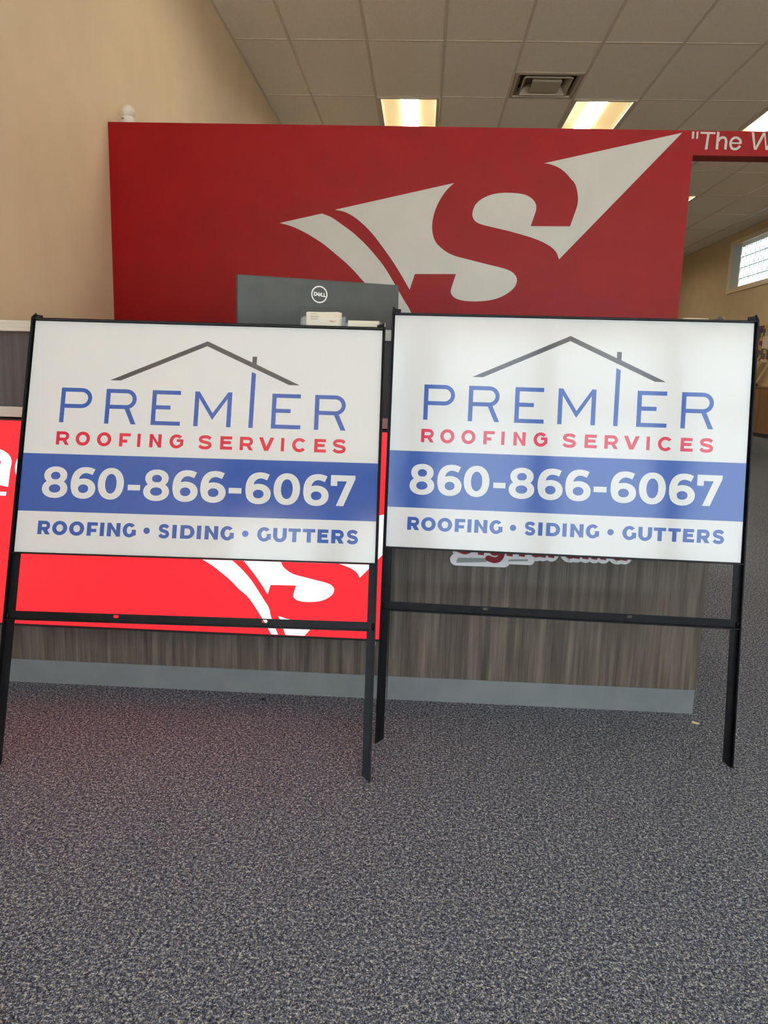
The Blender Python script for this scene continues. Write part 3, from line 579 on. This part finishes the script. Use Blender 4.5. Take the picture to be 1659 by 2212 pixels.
    for ch, x0, x1 in (('R', 55, 87), ('O', 91.9, 130.2), ('O', 135.2, 173.6), ('F', 180.5, 207.4), ('I', 213.7, 224.3), ('N', 231.8, 265.6), ('G', 271.6, 305.4), ('*', 324.5, 340.7), ('S', 362, 391.8), ('I', 397.9, 409), ('D', 418.3, 454.5), ('I', 460.4, 471.3), ('N', 480.4, 514.4), ('G', 520.4, 554.5), ('*', 575.3, 591.6), ('G', 613.6, 648.6), ('U', 654, 688.6), ('T', 692.6, 723.7), ('T', 729.1, 760.6), ('E', 766.6, 794.8), ('R', 801.6, 833.7), ('S', 839.7, 871)): a.glyph(ch, x0, x1, B, T, w_, 8.6)
    a.mesh('letter', M_pb, y, pn, k, tf, each=True)
    return t
def place_sign(o, x, y, z, yaw, lean):
    v = Vector((-math.sin(yaw) * math.sin(lean), math.cos(yaw) * math.sin(lean), math.cos(lean)))
    o.location = Vector((x, y, z)) - v * LEG; o.rotation_euler = (-lean, 0, yaw)
    o.location.z = 0.001
s1 = make_sign(); s2 = copy_tree(s1)
place_sign(s1, -1.0172, 1.8476, 0.5097, 0.0344, 0.3064); place_sign(s2, -0.0821, 1.9942, 0.5263, -0.0367, 0.1413)
s1['label'] = 'left roofing sign in black steel frame leaning in front of the glowing red box'; s2['label'] = 'right roofing sign in black steel frame leaning against the bare wood-grain desk'
for s in (s1, s2): s['group'] = 'roofing yard signs leaning on the desk'

# ------------------------------------------------------------------ things on the counter
def holder(x0, x1, y0, h, lab):
    t = thing('card_holder', lab, 'card holder', ((x0 + x1) / 2, y0, CB + 0.0005), group='clear card holders on the counter'); W2 = (x1 - x0) / 2
    obj('holder_base', bxs((-W2, 0, 0, W2, 0.045, 0.003)), M_acr, t)
    obj('back_plate', bxs((-W2, 0.042, 0.003, W2, 0.045, h + 0.006)), M_acr, t)
    bm = bmesh.new(); c = 0.012; prism(bm, [(-W2, 0.003), (W2, 0.003), (W2, h * .7), (W2 - 0.006, h), (W2 - 0.03, h), (-W2 + 0.02, h), (-W2 + 0.006, h), (-W2, h * .7)], [], 0, 0.0025); obj('front_lip', bm, M_acr, t)
    for s in (-1, 1): obj('side_plate', bxs((min(s * W2, s * (W2 - .0025)), 0.0025, 0.003, max(s * W2, s * (W2 - .0025)), 0.042, h)), M_acr, t)
    return t
holder(-0.3345, -0.2165, 2.108, 0.030, 'clear acrylic holder of taller cards, left of two before the monitor')
holder(-0.2135, -0.1180, 2.112, 0.019, 'low clear acrylic card holder, right of two before the monitor')
c0 = None
def card(x, y, z, rz, ry, h=0.0, tilt=-0.10, lab='cream business card standing in the tall clear holder behind the front one', grp='cards in the left holder', prints=None):
    global c0
    if c0 is None: o = obj('business_card', bxs((-0.0445, 0, 0, 0.0445, 0.0006, 0.0508)), M_card); c0 = o
    else: o = dup(c0, (0, 0, 0))
    o.location = (x, y, z); o.rotation_euler = (tilt, ry, rz); tag(o, lab, 'business card', grp); return o
zb = CB + 0.0045
f1 = card(-0.2745, 2.1155, zb - 0.009 + 0.009, 0.0, -0.035, lab='front printed cream business card leaning in the taller clear holder', grp=None) if False else None
for i in range(5): card(-0.2740 + 0.0008 * i, 2.1200 + 0.0035 * i, zb + 0.0015, 0.01 * (i % 3 - 1), 0.0)
a = Art(); 
f1 = dup(c0, (-0.2750, 2.1150, zb + 0.0010)); f1.rotation_euler = (-0.08, -0.03, 0); f1.data = c0.data.copy()
tag(f1, 'front printed cream business card in the taller clear holder', 'business card')
if 'group' in f1: del f1['group']
f1.scale = (1, 1, 0.80)
for o in [x for x in bpy.data.objects if x.name.startswith('business_card')]: o.scale = (1, 1, 0.78)
for (xa, xb, z) in ((-0.032, -0.014, 0.0445), (-0.033, -0.012, 0.0365), (-0.033, -0.010, 0.0335), (-0.033, -0.014, 0.029), (-0.033, -0.012, 0.0255)): a.rect(xa, z, xb, z + 0.0012)
a.mesh('print_lines', M_ink, -0.0003, f1)
a = Art(); a.poly([(0.016, 0.020), (0.026, 0.0215), (0.030, 0.0195), (0.034, 0.0205), (0.037, 0.023), (0.033, 0.018), (0.024, 0.0175)]); a.mesh('print_mark', M_inkred, -0.0003, f1)
for i in range(6):
    o = dup(c0, (-0.1660 + 0.0006 * (i % 3), 2.1205 + 0.003 * i, zb + 0.0005)); o.rotation_euler = (-0.10, 0, 0); o.scale = (0.93, 1, 0.40)
    tag(o, 'pale card standing in the low clear holder by the right sign', 'business card', 'cards in the right holder')

# computer monitor seen from behind
Wm, Hm_, = 0.54, 0.344
A_ = Vector((-0.5925, 2.470, 1.2755)); B_ = Vector((-0.0915, 2.668, 1.2755))
yaw = math.atan2(B_.y - A_.y, B_.x - A_.x); mid = (A_ + B_) / 2
mo = thing('monitor', 'dark grey flat monitor seen from behind with round white badge', 'monitor', (mid.x, mid.y, 0.7505), (0, 0, yaw))
zt = 1.2755 - 0.7505; zb0 = zt - Hm_; W2 = (B_ - A_).length / 2
obj('shell', bxs((-W2, 0, zb0, W2, 0.032, zt)), M_mon, mo, bevel=0.003)
obj('screen', bxs((-W2 + .008, 0.0325, zb0 + .02, W2 - .008, 0.034, zt - .008)), M_blackp, mo)
# local positions of badge and cover
a = Art(); cx, cz, R = -0.005, zt - 0.0465, 0.0272
a.ring(cx - R, cz - R, cx + R, cz + R, 0.0040); 
s_ = R / 18.0; G = lambda u, v: (cx + (u - 27.6) * s_ * 1.0, cz - (v - 32.5) * s_)     # 60x60 grid over the badge
def gl(pts, w): a.stroke([G(*p) for p in pts], w * s_)
gl([(16.6, 28), (16.6, 35.5)], 2.2); gl([(16.6, 28.3), (19.5, 28.4), (21.4, 30), (21.7, 32), (21, 34), (19, 35.3), (16.6, 35.3)], 1.9)
gl([(22.6, 31.6), (26.8, 27.9)], 1.4); gl([(24.0, 33.3), (29.4, 29.6)], 1.4); gl([(25.4, 35.2), (30.8, 31.0)], 1.4); gl([(22.4, 31.6), (27.0, 36.2)], 1.7); gl([(27.0, 36.4), (31.6, 33.0)], 1.3)
gl([(32.2, 28.5), (32.2, 36.6)], 2.1); gl([(32.0, 35.8), (37, 36)], 1.8); gl([(38.0, 28.8), (38.0, 36.8)], 2.1); gl([(37.6, 36.1), (42, 36.3)], 1.8)
a.mesh('badge', M_logo, -0.0010, mo)
bm = bmesh.new(); ca, cb, cc, cd_ = cx - 0.065, cx + 0.064, zt - 0.30, zt - 0.0865
prism(bm, [(ca, cc), (cb, cc), (cb, cd_), (ca, cd_)], [[(ca + .0022, cc + .0022), (ca + .0022, cd_ - .0022), (cb - .0022, cd_ - .0022), (cb - .0022, cc + .0022)]], -0.0006, 0.0004); obj('port_cover_seam', bm, M_blackp, mo)
obj('stand_neck', bxs((cx - 0.035, -0.03, 0.012, cx + 0.035, -0.002, zb0 + 0.12)), M_mon, mo, bevel=0.003)
obj('stand_base', bxs((cx - 0.12, -0.10, 0, cx + 0.12, 0.09, 0.012)), M_mon, mo, bevel=0.003)

# small round-topped thing above the right sign
bell = thing('desk_bell', 'small dark dome showing above the right sign\'s top rail', 'desk bell', (0.806, 2.20, CB + 0.0005))
bm = bmesh.new(); lathe(bm, [(0.030, 0), (0.030, 0.010), (0.027, 0.012)], 28); obj('bell_base', bm, M_blackp, bell)
M_bell = mat('dull_bell_metal', srgb(105, 98, 92), 0.35, metal=0.6)
bm = bmesh.new(); lathe(bm, [(0.0265 * math.cos(t), 0.012 + 0.0555 * math.sin(t)) for t in [i * math.pi / 2 / 9 for i in range(9)]] + [(0.003, 0.0680)], 28); obj('bell_dome', bm, M_bell, bell, smooth=True)
bk_ = thing('note_pad', 'flat beige pad edge beside the small dark dome', 'note pad', (0.752, 2.263, CB + 0.0005))
obj('pad_block', bxs((-0.035, -0.03, 0, 0.035, 0.03, 0.0610)), M_card, bk_, bevel=0.001); obj('pad_cover', bxs((-0.035, -0.03, 0.0615, 0.035, 0.03, 0.0625)), M_pale, bk_)

# small white camera on top of the red wall
sc = thing('security_camera', 'small white ball security camera standing on top of the red wall', 'camera', (-1.519, YW + 0.05, ZW + 0.0005))
bm = bmesh.new(); lathe(bm, [(0.034, 0), (0.0365, 0.006), (0.0370, 0.016), (0.0345, 0.028), (0.028, 0.038), (0.015, 0.044), (0.004, 0.045)], 32); obj('camera_foot', bm, M_whitep, sc, smooth=True)
bm = bmesh.new(); bmesh.ops.create_uvsphere(bm, u_segments=32, v_segments=20, radius=0.0355, matrix=Matrix.Translation((0.002, 0, 0.062)) @ Matrix.Diagonal((0.96, 1, 0.93, 1))); obj('camera_head', bm, M_whitep, sc, smooth=True)
bm = bmesh.new(); lathe(bm, [(0.010, 0), (0.012, 0.003), (0.009, 0.006)], 20); o = obj('lens', bm, M_blackp, sc); o.location = (0.012, 0.0325, 0.063); o.rotation_euler = (-math.pi / 2, 0, 0)
a = Art(); a.rect(-0.018, 0.016, -0.006, 0.025); a.rect(-0.001, 0.0195, 0.002, 0.0225); o = a.mesh('print_label', M_ink, -0.0375, sc)

# ------------------------------------------------------------------ far right: cabinet, leaning board, poster
cabx = 4.93
cb_ = thing('wood_cabinet', 'brown wooden cabinet on a dark base against the far right wall', 'cabinet', (XR, 11.6, 0))
obj('cabinet_body', bxs((cabx - XR, -1.6, 0.29, -0.002, 1.6, 0.945)), M_brown, cb_, bevel=0.004)
obj('cabinet_top', bxs((cabx - XR - 0.01, -1.61, 0.945, -0.002, 1.61, 0.965)), M_brown, cb_, bevel=0.003)
obj('dark_skirt', bxs((cabx - XR - 0.006, -1.6, 0.245, -0.002, 1.6, 0.288)), M_blackp, cb_)
obj('grey_base', bxs((cabx - XR + 0.004, -1.6, 0.0, -0.002, 1.6, 0.243)), M_kick, cb_)
for yy in (-0.8, 0.0, 0.8): obj('door_seam', bxs((cabx - XR - 0.001, yy - 0.003, 0.30, cabx - XR + 0.001, yy + 0.003, 0.94)), M_blackp, cb_)
bd = thing('leaning_board', 'pale wooden board leaning on the wall above the brown cabinet', 'board', (5.20, 12.67, 0.992), (0.90, 0, 0))
obj('board_plank', bxs((-0.05, -0.028, 0.0, 0.05, 0.028, 0.58)), M_pale, bd, bevel=0.002); obj('board_strip', bxs((-0.054, -0.006, 0.01, -0.05, 0.006, 0.57)), M_brown, bd)
bw = thing('black_block', 'small black wedge lying on the brown cabinet by the pale board', 'block', (4.99, 11.95, 0.9655))
bm = bmesh.new(); prism(bm, [(-0.12, 0), (0.0, 0), (-0.05, 0.045), (-0.12, 0.045)], [], -0.05, 0.05); o = obj('wedge', bm, M_blackp, bw, bevel=0.002); o.rotation_euler = (0, 0, math.pi / 2)
bw.rotation_euler = (0, 0, math.pi)
ps = thing('poster', 'colourful patchwork poster with cream centre label on far right wall', 'poster', (XR, 12.40, 1.35))
M_ps = mat('patchwork_print', (0.3, 0.2, 0.2), 0.5); mp = coords(M_ps, (1, 11, 11)); vo = N(M_ps, 'ShaderNodeTexVoronoi', Scale=1.4, distance='CHEBYCHEV'); vo.inputs['Randomness'].default_value = 0.55; LK(M_ps, mp, 0, vo, 'Vector')
sep = N(M_ps, 'ShaderNodeSeparateColor'); LK(M_ps, vo, 'Color', sep, 0)
rp = ramp(M_ps, sep, 0, [(0.0, srgb(60, 66, 90)), (0.2, srgb(110, 60, 90)), (0.38, srgb(150, 50, 60)), (0.52, srgb(190, 160, 90)), (0.66, srgb(90, 96, 92)), (0.82, srgb(196, 180, 130)), (1.0, srgb(70, 80, 84))]); rp.color_ramp.interpolation = 'CONSTANT'; LK(M_ps, rp, 0, P(M_ps), 'Base Color')
obj('poster_sheet', bxs((-0.006, -0.42, 0, -0.001, 0.42, 0.555)), M_ps, ps)
obj('centre_label', bxs((-0.008, -0.02, 0.20, -0.0065, 0.17, 0.385)), M_card, ps)
obj('label_marks', bxs((-0.009, 0.10, 0.34, -0.0081, 0.112, 0.37), (-0.009, 0.10, 0.22, -0.0081, 0.12, 0.232)), M_ink, ps)

# ------------------------------------------------------------------ on the carpet
bm = bmesh.new(); prism(bm, [(-0.500, 0.838), (-0.611, 0.980), (-1.15, 1.67), (-1.50, 1.40), (-0.86, 0.55)], [], 0.0005, 0.012, 'z')
M_flat = mat('glossy_red_board', srgb(196, 10, 30), 0.3)
tag(obj('red_board', bm, M_flat), 'glossy red board lying on the carpet at the bottom left corner', 'board')
sv = bmesh.new(); pts = catmull([(0, 0), (0.004, -0.006), (0.010, -0.010), (0.018, -0.0115)], 4)
for i in range(len(pts) - 1):
    wA = 0.0022 * math.sin(math.pi * (i + .6) / (len(pts))) + .0006; wB = 0.0022 * math.sin(math.pi * (i + 1.6) / (len(pts))) + .0006
    p, q_ = pts[i], pts[i + 1]; vs = [sv.verts.new((p.x - wA, p.y - wA, 0.002)), sv.verts.new((p.x + wA, p.y + wA, 0.004)), sv.verts.new((q_.x + wB, q_.y + wB, 0.004)), sv.verts.new((q_.x - wB, q_.y - wB, 0.002))]; vt_ = [sv.verts.new((v.co.x, v.co.y, 0.0003)) for v in vs]
    sv.faces.new(vs); sv.faces.new(vt_[::-1])
    for k in range(4): sv.faces.new([vs[k], vs[(k + 1) % 4], vt_[(k + 1) % 4], vt_[k]])
o = obj('wood_shaving', sv, M_pale); o.location = (0.825, 2.15, 0.0); tag(o, 'tiny curved cream shaving on carpet by the desk corner', 'shaving')
for (x, y, c, lab) in ((0.541, 2.07, M_whitep, 'tiny white crumb on the carpet before the right half of the desk'), (0.207, 1.867, M_whitep, 'tiny white crumb on the carpet between the right sign\'s legs'), (-0.445, 2.16, M_blackp, 'tiny dark fluff against the kick plate under the red box')):
    bm = bmesh.new(); bmesh.ops.create_icosphere(bm, subdivisions=1, radius=0.0028 if c is M_whitep else 0.008, matrix=Matrix.Diagonal((1, 1.2, 0.5, 1))); o = obj('carpet_crumb', bm, c); o.location = (x, y, 0.0018 if c is M_whitep else 0.004); tag(o, lab, 'crumb')
